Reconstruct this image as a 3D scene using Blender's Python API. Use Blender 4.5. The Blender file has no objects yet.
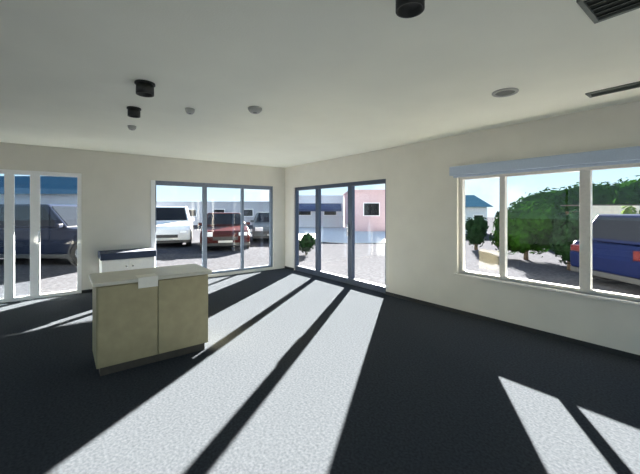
import bpy, bmesh, math, random
from mathutils import Vector, Matrix
random.seed(7)
PI = math.pi
C = bpy.context.scene.collection
SC = bpy.context.scene

# ------------------------------------------------------------------ place
CAM = Vector((7.372, -4.544, 1.5))
FW = Vector((-.792, .611, 0)); RT = Vector((.611, .792, 0))
F = 333.0; HZ = 210.0
CEIL = 2.59
def P(px, t, z=0.0):
    """a point of the place at distance t ahead of the camera, seen at column px"""
    v = CAM + FW*t + RT*(t*(px-320)/F)
    return Vector((v.x, v.y, z))
def G(px, y, z=0.0):
    return P(px, (1.5-z)*F/(y-HZ), z)

# ------------------------------------------------------------------ materials
def new_mat(name):
    m = bpy.data.materials.new(name); m.use_nodes = True
    nt = m.node_tree
    return m, nt, nt.nodes['Principled BSDF']
def mat(name, col, rough=.6, metal=0, noise=0, scale=30, bump=0, bscale=None, spec=.5, coat=0):
    m, nt, b = new_mat(name)
    b.inputs['Roughness'].default_value = rough
    b.inputs['Metallic'].default_value = metal
    b.inputs['Specular IOR Level'].default_value = spec
    b.inputs['Coat Weight'].default_value = coat
    tc = nt.nodes.new('ShaderNodeTexCoord')
    n = nt.nodes.new('ShaderNodeTexNoise'); n.inputs['Scale'].default_value = scale
    n.inputs['Detail'].default_value = 5
    nt.links.new(tc.outputs['Object'], n.inputs['Vector'])
    r = nt.nodes.new('ShaderNodeValToRGB')
    a = [max(0, c*(1-noise)) for c in col]; z = [min(1, c*(1+noise)) for c in col]
    r.color_ramp.elements[0].color = (*a, 1); r.color_ramp.elements[1].color = (*z, 1)
    r.color_ramp.elements[0].position = .3; r.color_ramp.elements[1].position = .7
    nt.links.new(n.outputs['Fac'], r.inputs['Fac'])
    nt.links.new(r.outputs['Color'], b.inputs['Base Color'])
    if bump:
        bn = nt.nodes.new('ShaderNodeTexNoise'); bn.inputs['Scale'].default_value = bscale or scale*4
        bn.inputs['Detail'].default_value = 4
        nt.links.new(tc.outputs['Object'], bn.inputs['Vector'])
        bp = nt.nodes.new('ShaderNodeBump'); bp.inputs['Strength'].default_value = bump
        bp.inputs['Distance'].default_value = .01
        nt.links.new(bn.outputs['Fac'], bp.inputs['Height'])
        nt.links.new(bp.outputs['Normal'], b.inputs['Normal'])
    return m
def glass_mat(name, tint, refl=.02):
    m = bpy.data.materials.new(name); m.use_nodes = True
    nt = m.node_tree; nt.nodes.clear()
    o = nt.nodes.new('ShaderNodeOutputMaterial'); mx = nt.nodes.new('ShaderNodeMixShader')
    t = nt.nodes.new('ShaderNodeBsdfTransparent'); t.inputs['Color'].default_value = (*tint, 1)
    g = nt.nodes.new('ShaderNodeBsdfGlossy'); g.inputs['Roughness'].default_value = .02
    mx.inputs['Fac'].default_value = refl
    nt.links.new(t.outputs[0], mx.inputs[1]); nt.links.new(g.outputs[0], mx.inputs[2])
    nt.links.new(mx.outputs[0], o.inputs[0])
    return m
M = {}
M['wall']   = mat('wall_paint', (.67,.655,.595), .85, noise=.03, scale=3, bump=.15, bscale=120, spec=.2)
M['ceil']   = mat('ceiling_paint', (.92,.93,.82), .9, noise=.02, scale=2, bump=.1, bscale=90, spec=.2)
M['carpet'] = mat('carpet', (.047,.0535,.063), .95, noise=.25, scale=55, bump=.5, bscale=320, spec=0)
M['base']   = mat('rubber_base', (.012,.015,.018), .55, noise=.1)
M['white']  = mat('white_frame', (.85,.86,.86), .4, noise=.02)
M['dark']   = mat('dark_aluminium', (.05,.07,.11), .4, metal=.2, noise=.1)
M['grey']   = mat('grey_aluminium', (.16,.20,.26), .4, metal=.2, noise=.1)
M['pale']   = mat('pale_frame', (.62,.60,.55), .5, noise=.05)
M['bluegrey'] = mat('blind_fabric', (.42,.50,.62), .7, noise=.05, scale=80)
M['glass']  = glass_mat('window_glass', (.93,.96,.98))
M['tan']    = mat('tan_laminate', (.36,.31,.175), .55, noise=.10, scale=9)
M['tan_top']= mat('pale_laminate', (.58,.55,.46), .45, noise=.05, scale=9)
M['tan_kick']= mat('plinth_brown', (.07,.06,.045), .7, noise=.1)
M['paper']  = mat('paper', (.80,.77,.68), .8, noise=.02)
M['navy']   = mat('navy_cushion', (.03,.045,.09), .8, noise=.15, scale=60)
M['black']  = mat('black_metal', (.016,.018,.016), .5, noise=.1)
M['lens']   = mat('lamp_recess', (.10,.11,.10), .4, noise=.1)
M['plastic']= mat('pale_plastic', (.42,.43,.40), .5, noise=.03)
M['vent']   = mat('grey_vent', (.16,.18,.16), .5, noise=.05)
M['ventback']= mat('vent_dark', (.03,.035,.03), .7, noise=.05)
M['chrome'] = mat('steel', (.6,.6,.6), .25, metal=1, noise=.03)
M['asphalt']= mat('asphalt', (.048,.050,.058), .95, noise=.3, scale=14, bump=.3, bscale=120, spec=0)
M['concrete']= mat('concrete', (.075,.070,.060), .9, noise=.12, scale=10, spec=0)
M['tyre']   = mat('tyre', (.02,.02,.02), .8, noise=.1)
M['carglass']= mat('car_glass', (.008,.010,.014), .2, noise=.1, spec=.08)
M['trimdark']= mat('car_trim', (.02,.022,.025), .5, noise=.1)
M['lampclear']= mat('headlamp', (.7,.72,.75), .15, noise=.05)
M['lampred']= mat('tail_lamp', (.05,.006,.006), .2, noise=.05)
M['plate']  = mat('number_plate', (.6,.6,.55), .5, noise=.02)
M['p_white']= mat('paint_white', (.80,.80,.78), .25, noise=.01, spec=.07)
M['p_red']  = mat('paint_maroon', (.045,.009,.008), .25, noise=.02, spec=.07)
M['p_grey'] = mat('paint_grey', (.10,.115,.12), .3, noise=.02, spec=.07)
M['p_navy'] = mat('paint_navy', (.004,.007,.03), .25, noise=.02, spec=.07)
M['p_dusk']= mat('paint_dark_blue', (.008,.012,.026), .3, noise=.02, spec=.07)
M['bark']   = mat('bark', (.07,.05,.035), .9, noise=.3, scale=20, bump=.6)
M['stucco_pink'] = mat('stucco_pink', (.62,.46,.47), .9, noise=.05, scale=8, spec=0)
M['stucco_white']= mat('stucco_white', (.66,.69,.74), .9, noise=.04, scale=8, spec=0)
M['stucco_grey']= mat('stucco_grey', (.36,.38,.42), .9, noise=.05, scale=8, spec=0)
M['roof_teal']= mat('roof_teal', (.04,.10,.15), .9, noise=.15, scale=12, spec=0)
M['roof_brown']= mat('roof_brown', (.10,.08,.07), .9, noise=.2, scale=12, spec=0)
M['shade_fill'] = mat('pale_shade_fill', (.50,.50,.50), .9, noise=.06, scale=6, spec=0)  # pale tone that lightens the buildings' shadow on the ground
M['awning'] = mat('awning_blue', (.04,.06,.13), .8, noise=.08, scale=20)
M['beam']   = mat('pale_timber', (.68,.62,.52), .8, noise=.06, scale=9)
def leaf_mat(name, col):
    m, nt, b = new_mat(name)
    b.inputs['Roughness'].default_value = .6
    b.inputs['Specular IOR Level'].default_value = 0
    tc = nt.nodes.new('ShaderNodeTexCoord'); n = nt.nodes.new('ShaderNodeTexNoise')
    n.inputs['Scale'].default_value = 7
    r = nt.nodes.new('ShaderNodeValToRGB')
    r.color_ramp.elements[0].color = (*[c*.55 for c in col], 1); r.color_ramp.elements[0].position = .35
    r.color_ramp.elements[1].color = (*[min(1, c*1.4) for c in col], 1); r.color_ramp.elements[1].position = .65
    nt.links.new(tc.outputs['Object'], n.inputs['Vector']); nt.links.new(n.outputs['Fac'], r.inputs['Fac'])
    nt.links.new(r.outputs['Color'], b.inputs['Base Color'])
    tl = nt.nodes.new('ShaderNodeBsdfTranslucent'); mx = nt.nodes.new('ShaderNodeMixShader')
    mx.inputs['Fac'].default_value = .05
    nt.links.new(r.outputs['Color'], tl.inputs['Color'])
    o = nt.nodes['Material Output']
    nt.links.new(b.outputs[0], mx.inputs[1]); nt.links.new(tl.outputs[0], mx.inputs[2])
    nt.links.new(mx.outputs[0], o.inputs[0])
    return m
M['leaf'] = leaf_mat('leaf_green', (.010,.036,.004))
M['leaf_dark'] = leaf_mat('leaf_dark', (.010,.026,.011))
M['leaf_yellow'] = leaf_mat('leaf_yellow_green', (.07,.11,.025))

# ------------------------------------------------------------------ mesh helpers
class MB:
    def __init__(s): s.bm = bmesh.new()
    def box(s, a, b, bev=0, mtx=None):
        a = Vector(a); b = Vector(b)
        r = bmesh.ops.create_cube(s.bm, size=1)
        vs = r['verts']
        for v in vs:
            v.co = Vector((a[i] + (v.co[i]+.5)*(b[i]-a[i]) for i in range(3)))
        if bev:
            es = list({e for v in vs for e in v.link_edges})
            q = bmesh.ops.bevel(s.bm, geom=es, offset=bev, segments=2, affect='EDGES', profile=.6)
            vs = list({v for f in q['faces'] for v in f.verts} | {v for v in vs if v.is_valid})
        if mtx: bmesh.ops.transform(s.bm, matrix=mtx, verts=vs)
        return s
    def cyl(s, c, r, h, axis='Z', seg=28, r2=None):
        q = bmesh.ops.create_cone(s.bm, cap_ends=True, segments=seg, radius1=r, radius2=r if r2 is None else r2, depth=h)
        R = {'Z': Matrix.Identity(4), 'Y': Matrix.Rotation(PI/2, 4, 'X'), 'X': Matrix.Rotation(PI/2, 4, 'Y')}[axis]
        bmesh.ops.transform(s.bm, matrix=Matrix.Translation(c) @ R, verts=q['verts'])
        return s
    def lathe(s, prof, c=(0,0,0), axis='Z', seg=32):
        R = {'Z': Matrix.Identity(4), 'Y': Matrix.Rotation(PI/2, 4, 'X'), 'X': Matrix.Rotation(PI/2, 4, 'Y')}[axis]
        T = Matrix.Translation(c) @ R
        rings = []
        for k in range(seg):
            a = 2*PI*k/seg
            rings.append([s.bm.verts.new(T @ Vector((r*math.cos(a), r*math.sin(a), z))) for r, z in prof])
        for k in range(seg):
            A, B = rings[k], rings[(k+1) % seg]
            for i in range(len(prof)-1):
                try: s.bm.faces.new((A[i], B[i], B[i+1], A[i+1]))
                except ValueError: pass
        return s
    def prism(s, pts, y0, y1, in0=0.0):
        """profile (x,z) extruded along y"""
        A = [s.bm.verts.new((x, y0, z)) for x, z in pts]; B = [s.bm.verts.new((x, y1, z)) for x, z in pts]
        s.bm.faces.new(A); s.bm.faces.new(list(reversed(B)))
        n = len(pts)
        for i in range(n):
            s.bm.faces.new((A[i], B[i], B[(i+1) % n], A[(i+1) % n]))
        return s
    def quadslab(s, q, th):
        """four corners thickened along their normal"""
        q = [Vector(v) for v in q]
        n = (q[1]-q[0]).cross(q[3]-q[0]).normalized()*th
        A = [s.bm.verts.new(v) for v in q]; B = [s.bm.verts.new(v+n) for v in q]
        s.bm.faces.new(A); s.bm.faces.new(list(reversed(B)))
        for i in range(4): s.bm.faces.new((A[i], B[i], B[(i+1) % 4], A[(i+1) % 4]))
        return s
    def build(s, name, m, parent=None, smooth=False, bevel=0):
        bmesh.ops.recalc_face_normals(s.bm, faces=s.bm.faces)
        me = bpy.data.meshes.new(name); s.bm.to_mesh(me); s.bm.free()
        me.materials.append(m)
        if smooth:
            for p in me.polygons: p.use_smooth = True
        o = bpy.data.objects.new(name, me); C.objects.link(o)
        if parent: o.parent = parent
        if bevel:
            b = o.modifiers.new('bevel', 'BEVEL'); b.width = bevel; b.segments = 3; b.limit_method = 'ANGLE'
        return o
def tag(o, label, cat, group=None, kind=None):
    o['label'] = label; o['category'] = cat
    if group: o['group'] = group
    if kind: o['kind'] = kind
    return o
def thing(name, label, cat, loc=(0,0,0), rz=0, group=None):
    o = bpy.data.objects.new(name, None); C.objects.link(o)
    o.location = loc; o.rotation_euler = (0,0,rz); o.empty_display_size = .1
    return tag(o, label, cat, group)
def struct(o):
    o['kind'] = 'structure'; return o
def sempty(name, loc=(0,0,0)):
    o = bpy.data.objects.new(name, None); C.objects.link(o); o.location = loc; o.empty_display_size = .1
    return struct(o)

# ------------------------------------------------------------------ room shell
EX, SY, TH = 11.0, -9.6, .15       # east wall x, south wall y, wall thickness
def wall_with_openings(name, axis, lo, hi, at, out, ops):
    """wall along 'axis' from lo to hi; openings (a,b,z0,z1)"""
    mb = MB()
    def bx(a, b, z0, z1):
        if b-a < 1e-4 or z1-z0 < 1e-4: return
        p0, p1 = sorted((at, at+out))
        if axis == 'x': mb.box((a, p0, z0), (b, p1, z1))
        else: mb.box((p0, a, z0), (p1, b, z1))
    cur = lo
    for a, b, z0, z1 in sorted(ops):
        bx(cur, a, 0, CEIL); bx(a, b, 0, z0); bx(a, b, z1, CEIL); cur = b
    bx(cur, hi, 0, CEIL)
    return struct(mb.build(name, M['wall']))
# openings
ND = (.42, 3.40, 0, 2.06)           # glazed entrance in the right-hand wall
NW = (4.75, 7.95, .58, 2.00)        # wide window in the right-hand wall
WW = (-3.10, -.34, .06, 2.10)       # storefront window in the left-hand wall
WD = (-6.45, -4.28, 0, 2.16)        # white framed glass door in the left-hand wall
SWN = (.8, 10.2, .12, 2.48)
EWN = (-9.0, -1.0, .12, 2.48)
wall_with_openings('wall_right', 'x', -TH, EX+TH, 0, TH, [ND, NW])
wall_with_openings('wall_left', 'y', SY, 0, 0, -TH, [WD, WW])
wall_with_openings('wall_rear', 'x', -TH, EX+TH, SY, -TH, [SWN])
wall_with_openings('wall_near', 'y', SY, 0, EX, TH, [EWN])
struct(MB().box((-TH, SY-TH, -.12), (EX+TH, TH, 0)).build('floor', M['carpet']))
struct(MB().box((-TH-.0, SY-TH, CEIL), (EX+TH, TH, CEIL+.2)).build('ceiling', M['ceil']))
bb = MB().box((ND[1]+.0, -.014, 0), (EX, 0, .055)); bb.box((0, -.014, 0), (ND[0], 0, .055))
struct(bb.build('baseboard_right', M['base']))
bb = MB().box((0, WD[1], 0), (.014, WW[0], .055)); bb.box((0, SY, 0), (.014, WD[0], .055))
struct(bb.build('baseboard_left', M['base']))

def glazing(name, axis, at, op, posts, th, depth, m_frame, m_post, rails=(), bottom=.06, top=.06, postw=.05):
    """frame + posts + one pane between each two posts, as one structure with children"""
    a, b, z0, z1 = op
    root = sempty(name, (at if axis == 'y' else (a+b)/2, at if axis == 'x' else (a+b)/2, z0))
    off = root.location
    def bx(mb, u0, u1, w0, w1, d):
        if axis == 'x': mb.box(Vector((u0, at-d, w0))-off, Vector((u1, at+d, w1))-off, .004)
        else: mb.box(Vector((at-d, u0, w0))-off, Vector((at+d, u1, w1))-off, .004)
    f = MB()
    bx(f, a, a+th, z0, z1, depth); bx(f, b-th, b, z0, z1, depth)
    bx(f, a+th, b-th, z1-top, z1, depth); bx(f, a+th, b-th, z0, z0+bottom, depth)
    f.build('window_frame', m_frame, root)
    edges = [a+th]
    for p in posts:
        w = postw
        if isinstance(p, tuple): p, w = p
        q = MB(); bx(q, p-w/2, p+w/2, z0+bottom, z1-top, depth*.95); q.build('mullion', m_post, root)
        edges += [p-w/2, p+w/2]
    edges.append(b-th)
    for i in range(0, len(edges), 2):
        g = MB()
        bxx = (edges[i], edges[i+1])
        if axis == 'x': g.box(Vector((bxx[0], at-.004, z0+bottom))-off, Vector((bxx[1], at+.004, z1-top))-off)
        else: g.box(Vector((at-.004, bxx[0], z0+bottom))-off, Vector((at+.004, bxx[1], z1-top))-off)
        g.build('pane', M['glass'], root)
    return root, bx, off

# glazed entrance (right wall): sidelight + two leaves
d1, bx, off = glazing('door_1', 'x', TH*.5, ND, [(1.32, .12), (2.42, .13)], .05, .04, M['dark'], M['dark'], bottom=.12, top=.08)
h = MB().box(Vector((2.36, TH*.5-.075, .98))-off, Vector((2.40, TH*.5-.045, 1.22))-off, .006)
h.build('door_handle', M['chrome'], d1)
# wide window (right wall)
w1, bx, off = glazing('window_1', 'x', TH*.55, NW, [(5.36, .07), (6.24, .10), (7.10, .07)], .06, .04, M['pale'], M['pale'], bottom=.04)
s = MB(); s.box(Vector((NW[0]-.03, -.05, NW[2]-.03))-off, Vector((NW[1]+.03, TH*.4, NW[2]))-off, .006)
s.build('window_sill', M['pale'], w1)
# storefront window (left wall)
w2, bx, off = glazing('window_2', 'y', -TH*.5, WW, [(-2.05, .09), (-1.15, .06)],   .06, .04, M['grey'], M['grey'], bottom=.05, top=.09)
q = MB(); q.box(Vector((-.02, WW[0]-.05, 0))-off, Vector((.02, WW[0]+.03, WW[3]))-off, .004); q.build('jamb_casing', M['white'], w2)
# white framed door (left wall)
d2, bx, off = glazing('door_2', 'y', -TH*.4, WD, [(-4.92, .13), (-5.24, .12), (-5.9, .08)], .06, .04, M['white'], M['white'], bottom=.06, top=.07)
h = MB().box(Vector((.03, -4.875, .95))-off, Vector((.06, -4.845, 1.15))-off, .006); h.build('door_handle', M['chrome'], d2)
# unseen windows behind the photographer, added to bring in more daylight
glazing('added_window_3', 'x', SY-TH*.5, SWN, [3.3, 5.5, 7.7], .06, .04, M['pale'], M['pale'])
glazing('added_window_4', 'y', EX+TH*.5, EWN, [-6.7, -5.0], .06, .04, M['pale'], M['pale'])

# roller blind rolled up over the wide window
rb = thing('roller_blind', 'blue grey roller blind rolled up in its box above the wide window', 'blind', ((NW[0]+NW[1])/2, 0, 2.0))
w = (NW[1]-NW[0])/2
MB().box((-w-.06, -.11, -.005), (w+.06, 0, .125), .012).build('cassette', M['bluegrey'], rb)
MB().box((-w-.02, -.07, -.035), (w+.02, -.05, -.005), .006).build('bottom_bar', M['bluegrey'], rb)
# ------------------------------------------------------------------ furniture
dk = thing('reception_desk', 'tan brown box-shaped reception desk standing in the middle of the carpet', 'desk', (3.56, -3.81, 0))
MB().box((-.25, -.50, .08), (.25, .50, .82), .008).build('body', M['tan'], dk)
MB().box((-.22, -.47, 0), (.22, .47, .08)).build('plinth', M['tan_kick'], dk)
MB().box((-.29, -.53, .82), (.29, .53, .855), .01).build('desktop', M['tan_top'], dk)
for y0, y1 in ((-.49, -.005), (.005, .49)):
    MB().box((.25, y0, .09), (.268, y1, .81), .005).build('front_panel', M['tan'], dk)
cd = thing('paper_notice', 'small pale paper notice folded over the front edge of the tan desk', 'paper', (3.80, -3.90, .858), 0)
MB().box((-.10, -.085, 0), (.056, .085, .004)).build('top_flap', M['paper'], cd)
MB().box((.052, -.085, -.095), (.057, .085, .004)).build('hanging_flap', M['paper'], cd)

cb_ = thing('low_cabinet', 'low white cabinet with a thick dark navy top against the wall behind the desk', 'cabinet', (.30, -3.60, 0))
MB().box((-.26, -.42, .08), (.24, .42, .63), .006).build('body', M['white'], cb_)
MB().box((-.24, -.40, 0), (.20, .40, .08)).build('plinth', M['trimdark'], cb_)
MB().box((-.28, -.44, .63), (.28, .44, .75), .012).build('cabinet_top', M['navy'], cb_)
for y0, y1, ky in ((-.41, -.005, -.05), (.005, .41, .05)):
    dr = MB().box((.24, y0, .09), (.258, y1, .62), .004).build('door', M['white'], cb_)
    MB().cyl((.27, ky, .50), .014, .025, 'X', 16).build('knob', M['chrome'], dr, True)

# ------------------------------------------------------------------ ceiling fittings
def ceil_at(px, y):
    t = (CEIL-1.5)*F/(HZ-y); return P(px, t, CEIL)
def spot(px, y, label, r=.07, h=.10):
    t = thing('ceiling_spotlight', label, 'ceiling light', ceil_at(px, y), 0, 'black surface spotlights on the ceiling')
    MB().cyl((0,0,-.008), r*1.15, .016).build('mounting_plate', M['black'], t, False, .003)
    MB().lathe([(0,-.016), (r,-.016), (r,-h), (r*.86,-h), (r*.80,-h+.03), (0,-h+.03)]).build('lamp_housing', M['black'], t, True)
    MB().cyl((0,0,-h+.033), r*.76, .004).build('lens', M['lens'], t)
spot(145, 83, 'black ceiling spotlight, the darkest spot at upper left, nearer of two above the desk')
spot(134, 108, 'black ceiling spotlight just behind the darkest one at upper left', .06, .09)
spot(410, -10, 'black ceiling spotlight at the top edge of the view, nearest the photographer')
def downlight(px, y, label, r=.11):
    t = thing('recessed_downlight', label, 'ceiling light', ceil_at(px, y))
    MB().lathe([(r*.72,-.001), (r*.74,-.012), (r*.95,-.014), (r,-.006), (r,0)]).build('trim_ring', M['plastic'], t, True)
    MB().cyl((0,0,-.004), r*.74, .006).build('lens', M['lens'], t)
downlight(505, 92, 'round unlit downlight in a pale ring on the ceiling before the wide window')
def detector(name, px, y, label, cat, r):
    t = thing(name, label, cat, ceil_at(px, y))
    MB().lathe([(0,-.05), (r*.6,-.05), (r*.85,-.035), (r,-.015), (r,0), (0,0)]).build('cover', M['plastic'], t, True)
    MB().cyl((0,0,-.050), r*.3, .006).build('sensor', M['lens'], t)
detector('smoke_detector', 255, 108, 'small round grey smoke detector on the ceiling before the storefront window', 'smoke detector', .075)
detector('ceiling_sensor', 190, 109, 'small faint round sensor on the ceiling between the spotlights and the smoke detector', 'sensor', .05)
detector('ceiling_sprinkler', 132, 126, 'small pale sprinkler head on the ceiling behind the two black spotlights', 'sprinkler', .05)
def vent(px, y, label, a, b, rz):
    t = thing('ceiling_vent', label, 'vent', ceil_at(px, y), rz)
    MB().box((-a,-b,-.004), (a,b,0)).build('backing', M['ventback'], t)
    f = MB(); w = .025
    f.box((-a-w,-b-w,-.014), (a+w,-b,0), .003).box((-a-w,b,-.014), (a+w,b+w,0), .003)
    f.box((-a-w,-b,-.014), (-a,b,0), .003).box((a,-b,-.014), (a+w,b,0), .003)
    f.build('frame', M['vent'], t)
    n = max(3, int(2*b/.05))
    for k in range(n):
        yy = -b + (k+.5)*2*b/n
        MB().box((-a,-.015,-.003), (a,.015,0), 0, Matrix.Translation((0,yy,-.006)) @ Matrix.Rotation(.45, 4, 'X')).build('slat', M['vent'], t)
vent(626, -4, 'large dark square ceiling vent in the top right corner of the view', .14, .14, 0)
vent(628, 86, 'slim grey ceiling vent near the wall above the wide window', .26, .05, 0)

# ------------------------------------------------------------------ outside ground
GZ = -.05
g = MB()
g.box((-60, TH, GZ-.2), (60, 70, GZ)); g.box((-60, -60, GZ-.2), (-TH, TH, GZ))
g.box((EX+TH, -60, GZ-.2), (60, TH, GZ)); g.box((-TH, -60, GZ-.2), (EX+TH, SY-TH, GZ))
struct(g.build('ground', M['asphalt']))
pv = MB().box((ND[1]+.4, 1.6, GZ), (9.0, 3.2, GZ+.012))
struct(pv.build('path', M['concrete']))

ap = MB(); q = [P(286, 29.9, GZ), P(347, 29.9, GZ), P(350, 23.9, GZ), P(402, 23.9, GZ), P(404, 15.8, GZ), P(352, 15.4, GZ), P(345, 15.4, GZ), P(284, 17.5, GZ)]  # pale slab added where the buildings' shadow falls, to brighten that ground
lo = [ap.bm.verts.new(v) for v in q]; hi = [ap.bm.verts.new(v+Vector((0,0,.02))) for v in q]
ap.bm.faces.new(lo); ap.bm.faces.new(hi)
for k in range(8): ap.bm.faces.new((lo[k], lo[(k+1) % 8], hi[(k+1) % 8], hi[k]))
struct(ap.build('shade_fill_slab', M['shade_fill']))
# ------------------------------------------------------------------ cars
def car(name, label, cat, loc, rz, paint, kind='sedan', group=None):
    t = thing(name, label, cat, loc, rz, group)
    if kind == 'suv': L, W, H, belt, hood, xr, xf, xr2, xf2 = 4.6, 1.86, 1.72, 1.05, .98, -2.2, .95, -2.0, .25
    elif kind == 'hatch': L, W, H, belt, hood, xr, xf, xr2, xf2 = 4.3, 1.80, 1.46, .90, .84, -2.0, 1.0, -1.7, .25
    else:             L, W, H, belt, hood, xr, xf, xr2, xf2 = 4.5, 1.80, 1.43, .92, .84, -1.85, 1.0, -1.05, .25
    h = L/2
    body = MB().prism([(-h,.30), (-h-.02,.60), (-h+.05,belt-.08), (-h+.15,belt), (xf,belt), (xf+.5,hood+.02), (h-.25,hood-.08), (h-.04,hood-.22), (h,.55), (h-.03,.30)], -W/2, W/2)
    b = body.build('body', paint, t, False, .07)
    MB().prism([(-h+.03,.20), (-h+.03,.32), (h-.05,.32), (h-.05,.20)], -W/2-.005, W/2+.005).build('sill_cladding', M['trimdark'], t, False, .02)
    wb, wt = W/2-.04, W/2-.22
    cb = MB(); bm = cb.bm
    bot = [bm.verts.new(v) for v in ((xr,-wb,belt), (xf,-wb,belt), (xf,wb,belt), (xr,wb,belt))]
    top = [bm.verts.new(v) for v in ((xr2,-wt,H), (xf2,-wt,H), (xf2,wt,H), (xr2,wt,H))]
    bm.faces.new(bot); bm.faces.new(top)
    for i in range(4): bm.faces.new((bot[i], bot[(i+1) % 4], top[(i+1) % 4], top[i]))
    cb.build('cabin', paint, t, False, .05)
    def lerp(a, b, k): return Vector(a)*(1-k) + Vector(b)*k
    def pane(nm, A, B, D, E, u0, u1, v0, v1):     # A,B base ; E,D top
        def pt(u, v): return lerp(lerp(A, B, u), lerp(E, D, u), v)
        q = [pt(u0,v0), pt(u1,v0), pt(u1,v1), pt(u0,v1)]
        n = (q[1]-q[0]).cross(q[3]-q[0]).normalized()
        q = [v - n*.012 for v in q]
        MB().quadslab(q, .024).build(nm, M['carglass'], t)
    a, b2 = (xf,-wb,belt), (xf,wb,belt); d, e = (xf2,wt,H), (xf2,-wt,H)
    pane('windshield', a, b2, d, e, .06, .94, .06, .90)
    pane('rear_window', (xr,wb,belt), (xr,-wb,belt), (xr2,-wt,H), (xr2,wt,H), .08, .92, .12, .88)
    for sgn in (-1, 1):
        A, B, D, E = (xr,sgn*wb,belt), (xf,sgn*wb,belt), (xf2,sgn*wt,H), (xr2,sgn*wt,H)
        pane('side_window', A, B, D, E, .08, .47, .08, .86); pane('side_window', A, B, D, E, .51, .93, .08, .86)
        MB().box((-.06,-.09,-.06), (.06,.09,.06), .03).build('wing_mirror', paint, t).location = (xf-.15, sgn*(W/2+.05), belt+.06)
        MB().box((h-.10, sgn*(W/2-.42), .58), (h+.012, sgn*(W/2-.10), .70), .02).build('headlight', M['lampclear'], t)
        MB().box((-h-.03, sgn*(W/2-.38), .66), (-h+.10, sgn*(W/2-.06), .80), .02).build('tail_light', M['lampred'], t)
        for x in (-h+.85, h-.88):
            tr = MB().lathe([(.20,-.10), (.31,-.11), (.335,-.07), (.335,.07), (.31,.11), (.20,.10)], (x, sgn*(W/2-.08), .335), 'Y').build('tyre', M['tyre'], t, True)
            MB().cyl((x, sgn*(W/2-.08), .335), .205, .19, 'Y', 24).build('hub', M['chrome'], tr)
            MB().lathe([(.345,-.02), (.345,.02), (.40,.02), (.40,-.02), (.345,-.02)], (x, sgn*(W/2), .335), 'Y').build('wheel_arch', M['trimdark'], t)
    MB().box((h-.03, -.45, .42), (h+.012, .45, .55), .01).build('grille', M['trimdark'], t)
    MB().box((h, -.26, .33), (h+.02, .26, .41), .004).build('number_plate', M['plate'], t)
    return t
def face_cam(p):    # heading that turns a car's nose to the photographer
    return math.atan2(CAM.y-p.y, CAM.x-p.x)
row = face_cam(P(215, 15))
car('car', 'white sport utility car parked nose-in outside the storefront window', 'car', P(170, 15.6, GZ), row+.05, M['p_white'], 'suv', 'cars in the lot')
car('car', 'dark maroon car parked behind the middle pane of the storefront window', 'car', P(224, 14.6, GZ), row, M['p_red'], 'sedan', 'cars in the lot')
car('car', 'dark grey car parked behind the storefront pane nearest the corner', 'car', P(270, 18, GZ), row-.1, M['p_grey'], 'sedan', 'cars in the lot')
p = P(58, 10.2, GZ); car('car', 'dark blue car with black windows parked right outside the white framed door', 'car', p, face_cam(p)+.9, M['p_dusk'], 'suv', 'cars in the lot')
p = P(705, 6.7, GZ); car('car', 'navy blue car parked close outside the right end of the wide window', 'car', p, math.atan2(RT.y, RT.x)+.1, M['p_navy'], 'hatch')

# ------------------------------------------------------------------ plants
def bush(name, label, cat, loc, rx, ry, rz_, zc, n, leaf, m, trunk_r=.07, group=None, tops=6):
    t = thing(name, label, cat, loc, 0, group)
    rnd = random.Random(len(label)*13+n)
    # lobes
    lobes = [(Vector((0,0,zc)), Vector((rx*.8,ry*.8,rz_*.85)))]
    for k in range(tops):
        a = 2*PI*k/tops + rnd.random()
        c = Vector((math.cos(a)*rx*.5, math.sin(a)*ry*.5, zc + rz_*rnd.uniform(-.45,.55)))
        q = rnd.uniform(.38,.55); lobes.append((c, Vector((rx*q, ry*q, rz_*q))))
    mb = MB(); bm = mb.bm
    for c, r in lobes:
        q = bmesh.ops.create_icosphere(bm, subdivisions=2, radius=1)
        for v in q['verts']:
            k = .82*(1 + rnd.uniform(-.12,.12)); v.co = c + Vector((v.co.x*r.x*k, v.co.y*r.y*k, v.co.z*r.z*k))
    for i in range(n):
        c, r = rnd.choice(lobes)
        u = Vector((rnd.gauss(0,1), rnd.gauss(0,1), rnd.gauss(0,1))).normalized()
        p = c + Vector((u.x*r.x, u.y*r.y, u.z*r.z))*rnd.uniform(.78,1.12)
        d1_ = Vector((rnd.gauss(0,1), rnd.gauss(0,1), rnd.gauss(0,1))).normalized()
        d1_ = (d1_ - u*d1_.dot(u)*.85).normalized()
        d2_ = d1_.cross(u)
        if d2_.length < .01: continue
        d2_.normalize(); s_ = leaf*rnd.uniform(.6,1.4)
        if p.z < .02: p.z = .02 + rnd.random()*.1
        vs = [bm.verts.new(p - d1_*s_), bm.verts.new(p + d2_*s_*.45), bm.verts.new(p + d1_*s_), bm.verts.new(p - d2_*s_*.45)]
        bm.faces.new(vs)
    me_o = mb.build('foliage', m, t)
    h = max(.2, zc)
    MB().cyl((0,0,h/2), trunk_r, h, 'Z', 10, trunk_r*.6).build('trunk', M['bark'], t, True)
    return t
bush('shrub', 'broad bright green shrub in the middle of the wide window', 'shrub', P(526, 10.4, GZ), 1.12, .8, 1.0, .98, 2800, .09, M['leaf'])
bush('shrub', 'dark green shrub beside the pale mullion right of the bright green shrub', 'shrub', P(570, 8.6, GZ), .42, .42, .8, .75, 1400, .08, M['leaf_dark'])
bush('shrub', 'small dark green shrub left of the bright green shrub in the wide window', 'shrub', P(476, 13, GZ), .45, .45, .7, .65, 900, .08, M['leaf_dark'])
bush('tree', 'green tree rising behind the timber shelter at the right end of the wide window', 'tree', P(634, 17, GZ), 2.0, 1.8, 1.5, 2.0, 2600, .15, M['leaf'], .16)
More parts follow.
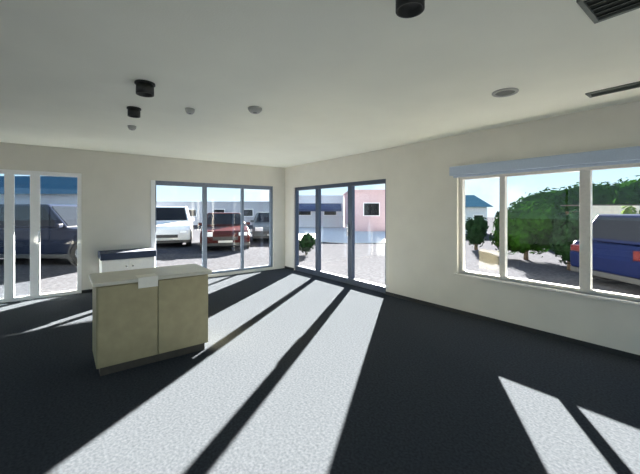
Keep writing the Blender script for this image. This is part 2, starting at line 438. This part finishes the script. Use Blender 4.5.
bush('tree', 'green leafy tree behind the bright green shrub in the wide window', 'tree', P(556, 16, GZ), 2.2, 1.6, 1.3, 1.5, 2600, .15, M['leaf'], .16)
bush('shrub', 'yellow green shrub above the navy car at the right edge of the wide window', 'shrub', P(636, 8.6, GZ), .35, .3, .8, .95, 900, .07, M['leaf_yellow'], .03)
bush('shrub', 'low dark shrub outside the left pane of the glass entrance', 'shrub', P(306, 11.5, GZ), .35, .3, .42, .38, 700, .06, M['leaf_dark'], .03)

# ------------------------------------------------------------------ timber shelter, added sun-blocking roof
A = P(590, 11.5, GZ); B = P(690, 11.5, GZ); u = B-A; L = u.length
sh = thing('garden_shelter', 'pale timber open-fronted shelter behind the navy car outside the wide window', 'shelter', (A+B)/2, math.atan2(u.y, u.x))
for x in (-L/2, -L/6, L/6, L/2):
    MB().box((x-.05, 0, 0), (x+.05, .10, 1.22), .006).build('post', M['beam'], sh)
MB().box((-L/2-.1, -.05, 1.22), (L/2+.1, .0, 1.70), .006).build('fascia_board', M['beam'], sh)
MB().box((-L/2, 1.1, 0), (L/2, 1.16, 1.5)).build('back_panel', M['bark'], sh)
for x in (-L/2, L/2-.04):
    MB().box((x, .10, 0), (x+.04, 1.1, 1.4)).build('side_panel', M['bark'], sh)
MB().box((-L/2-.12, 0, 1.70), (L/2+.12, 1.25, 1.74)).build('roof', M['roof_brown'], sh)
pr = MB(); plan = [(-TH, -9.6), (-TH-2.25, -9.6), (-TH-2.25, 3.0), (-TH, .16)]  # added roof out of view, end cut along the sun to trim floor patches
lo = [pr.bm.verts.new((x, y, 2.40)) for x, y in plan]; hi = [pr.bm.verts.new((x, y, 2.52)) for x, y in plan]
pr.bm.faces.new(lo); pr.bm.faces.new(hi)
for k in range(4): pr.bm.faces.new((lo[k], lo[(k+1) % 4], hi[(k+1) % 4], hi[k]))
struct(pr.build('sun_block_roof', M['ceil']))

# ------------------------------------------------------------------ buildings outside
def building(name, label, px0, px1, t, hgt, m_wall, m_roof, depth=6, roof_h=.8, wins=3, awning=False, t1=None):
    A = P(px0, t, GZ); B = P(px1, t1 or t, GZ)
    u = (B-A); L = u.length; u.normalize()
    mid = (A+B)/2
    o = thing(name, label, 'building', mid, math.atan2(u.y, u.x))
    # local x along facade, local +y away from the photographer
    yv = Vector((-u.y, u.x, 0))
    s_ = 1 if (mid-CAM).dot(yv) > 0 else -1
    def Y(a): return s_*a
    def bx(x0, x1, y0, y1, z0, z1, nm, m, par=o, bev=0):
        a, b = sorted((Y(y0), Y(y1))); return MB().box((x0, a, z0), (x1, b, z1), bev).build(nm, m, par)
    bx(-L/2, L/2, 0, depth, 0, hgt, 'walls', m_wall)
    ov = .3
    if roof_h > 0:
        r = MB()
        pts = [(-ov, hgt), (depth+ov, hgt), (depth/2, hgt+roof_h)]
        va = [r.bm.verts.new((-L/2-ov, Y(y), z)) for y, z in pts]; vb = [r.bm.verts.new((L/2+ov, Y(y), z)) for y, z in pts]
        r.bm.faces.new(va); r.bm.faces.new(vb)
        for i in range(3): r.bm.faces.new((va[i], vb[i], vb[(i+1) % 3], va[(i+1) % 3]))
        r.build('roof', m_roof, o)
    else:
        bx(-L/2-.1, L/2+.1, -.1, depth+.1, hgt, hgt+.12, 'parapet', m_roof)
    for k in range(wins):
        x = -L/2 + (k+.5)*L/wins; ww = min(.6, L/wins*.3)
        f = bx(x-ww, x+ww, -.04, .02, hgt*.38, hgt*.72, 'window', M['white'])
        bx(x-ww+.06, x+ww-.06, -.05, -.02, hgt*.38+.06, hgt*.72-.06, 'pane', M['carglass'], f)
    if awning:
        w_ = MB(); 
        pts = [(0, hgt*.78), (-1.1, hgt*.60), (-1.1, hgt*.52), (0, hgt*.52)]
        va = [w_.bm.verts.new((-L/2+.2, Y(y), z)) for y, z in pts]; vb = [w_.bm.verts.new((L/2-.2, Y(y), z)) for y, z in pts]
        w_.bm.faces.new(va); w_.bm.faces.new(vb)
        for i in range(4): w_.bm.faces.new((va[i], vb[i], vb[(i+1) % 4], va[(i+1) % 4]))
        w_.build('awning', M['awning'], o)
    return o
building('shop_building', 'white shop building with a dark blue awning seen through the left panes of the entrance', 292, 343, 30, 2.75, M['stucco_white'], M['stucco_white'], 7, 0, 2, True)
building('shop_building', 'pink stucco building seen through the right pane of the glass entrance', 351, 392, 24, 2.9, M['stucco_pink'], M['stucco_pink'], 7, 0, 1)
building('house', 'pale house with a dark teal roof at the left end of the wide window', 452, 487, 22, 1.75, M['stucco_white'], M['roof_teal'], 5, .9, 2)
building('warehouse', 'long low grey warehouse behind the parked cars outside the storefront window', 120, 290, 34, 2.3, M['stucco_grey'], M['stucco_grey'], 8, 0, 6)
building('office_building', 'grey building with a blue roof behind the dark blue car outside the white framed door', -60, 95, 22, 2.6, M['stucco_grey'], M['roof_teal'], 6, 1.5, 5)

# ------------------------------------------------------------------ daylight
wd = bpy.data.worlds.new('sky'); SC.world = wd; wd.use_nodes = True
nt = wd.node_tree; nt.nodes.clear()
o = nt.nodes.new('ShaderNodeOutputWorld'); bg = nt.nodes.new('ShaderNodeBackground')
tc = nt.nodes.new('ShaderNodeTexCoord'); sp = nt.nodes.new('ShaderNodeSeparateXYZ')
rp = nt.nodes.new('ShaderNodeValToRGB')
e = rp.color_ramp.elements
e[0].position = 0.0; e[0].color = (.74,.90,.96,1)
e[1].position = 1.0; e[1].color = (.30,.48,.80,1)
for pos, c in ((.08,(.58,.80,.93)), (.25,(.45,.65,.90))):
    q = e.new(pos); q.color = (*c, 1)
cl = nt.nodes.new('ShaderNodeTexNoise'); cl.inputs['Scale'].default_value = 4.5; cl.inputs['Detail'].default_value = 6
cr = nt.nodes.new('ShaderNodeValToRGB'); cr.color_ramp.elements[0].position = .5; cr.color_ramp.elements[1].position = .68
mx = nt.nodes.new('ShaderNodeMix'); mx.data_type = 'RGBA'
mx.inputs['B'].default_value = (.97,.98,1,1)
nt.links.new(tc.outputs['Generated'], sp.inputs[0]); nt.links.new(sp.outputs['Z'], rp.inputs['Fac'])
nt.links.new(tc.outputs['Generated'], cl.inputs['Vector']); nt.links.new(cl.outputs['Fac'], cr.inputs['Fac'])
nt.links.new(cr.outputs['Color'], mx.inputs['Factor']); nt.links.new(rp.outputs['Color'], mx.inputs['A'])
nt.links.new(mx.outputs['Result'], bg.inputs['Color']); nt.links.new(bg.outputs[0], o.inputs[0])
bg.inputs['Strength'].default_value = 1.25

sun = bpy.data.lights.new('sun', 'SUN'); sun.energy = 135; sun.angle = math.radians(.55); sun.color = (1,.885,.75)
so = bpy.data.objects.new('sun', sun); C.objects.link(so)
sd = Vector((.6, -.8, -.335)).normalized()
so.rotation_euler = sd.to_track_quat('-Z', 'Y').to_euler(); so.location = (-20, 30, 12)

# ------------------------------------------------------------------ camera
cam = bpy.data.cameras.new('camera'); co = bpy.data.objects.new('camera', cam); C.objects.link(co)
cam.sensor_width = 36; cam.lens = 36*F/640; cam.shift_y = -27/640
co.location = CAM; co.rotation_euler = (PI/2, 0, math.atan2(FW.y, FW.x)-PI/2)
cam.clip_end = 300
SC.camera = co
SC.view_settings.view_transform = 'Standard'; SC.view_settings.look = 'None'
SC.view_settings.gamma = 1; SC.view_settings.use_curve_mapping = False
SC.view_settings.exposure = .30
SC.cycles.max_bounces = 14; SC.cycles.diffuse_bounces = 8
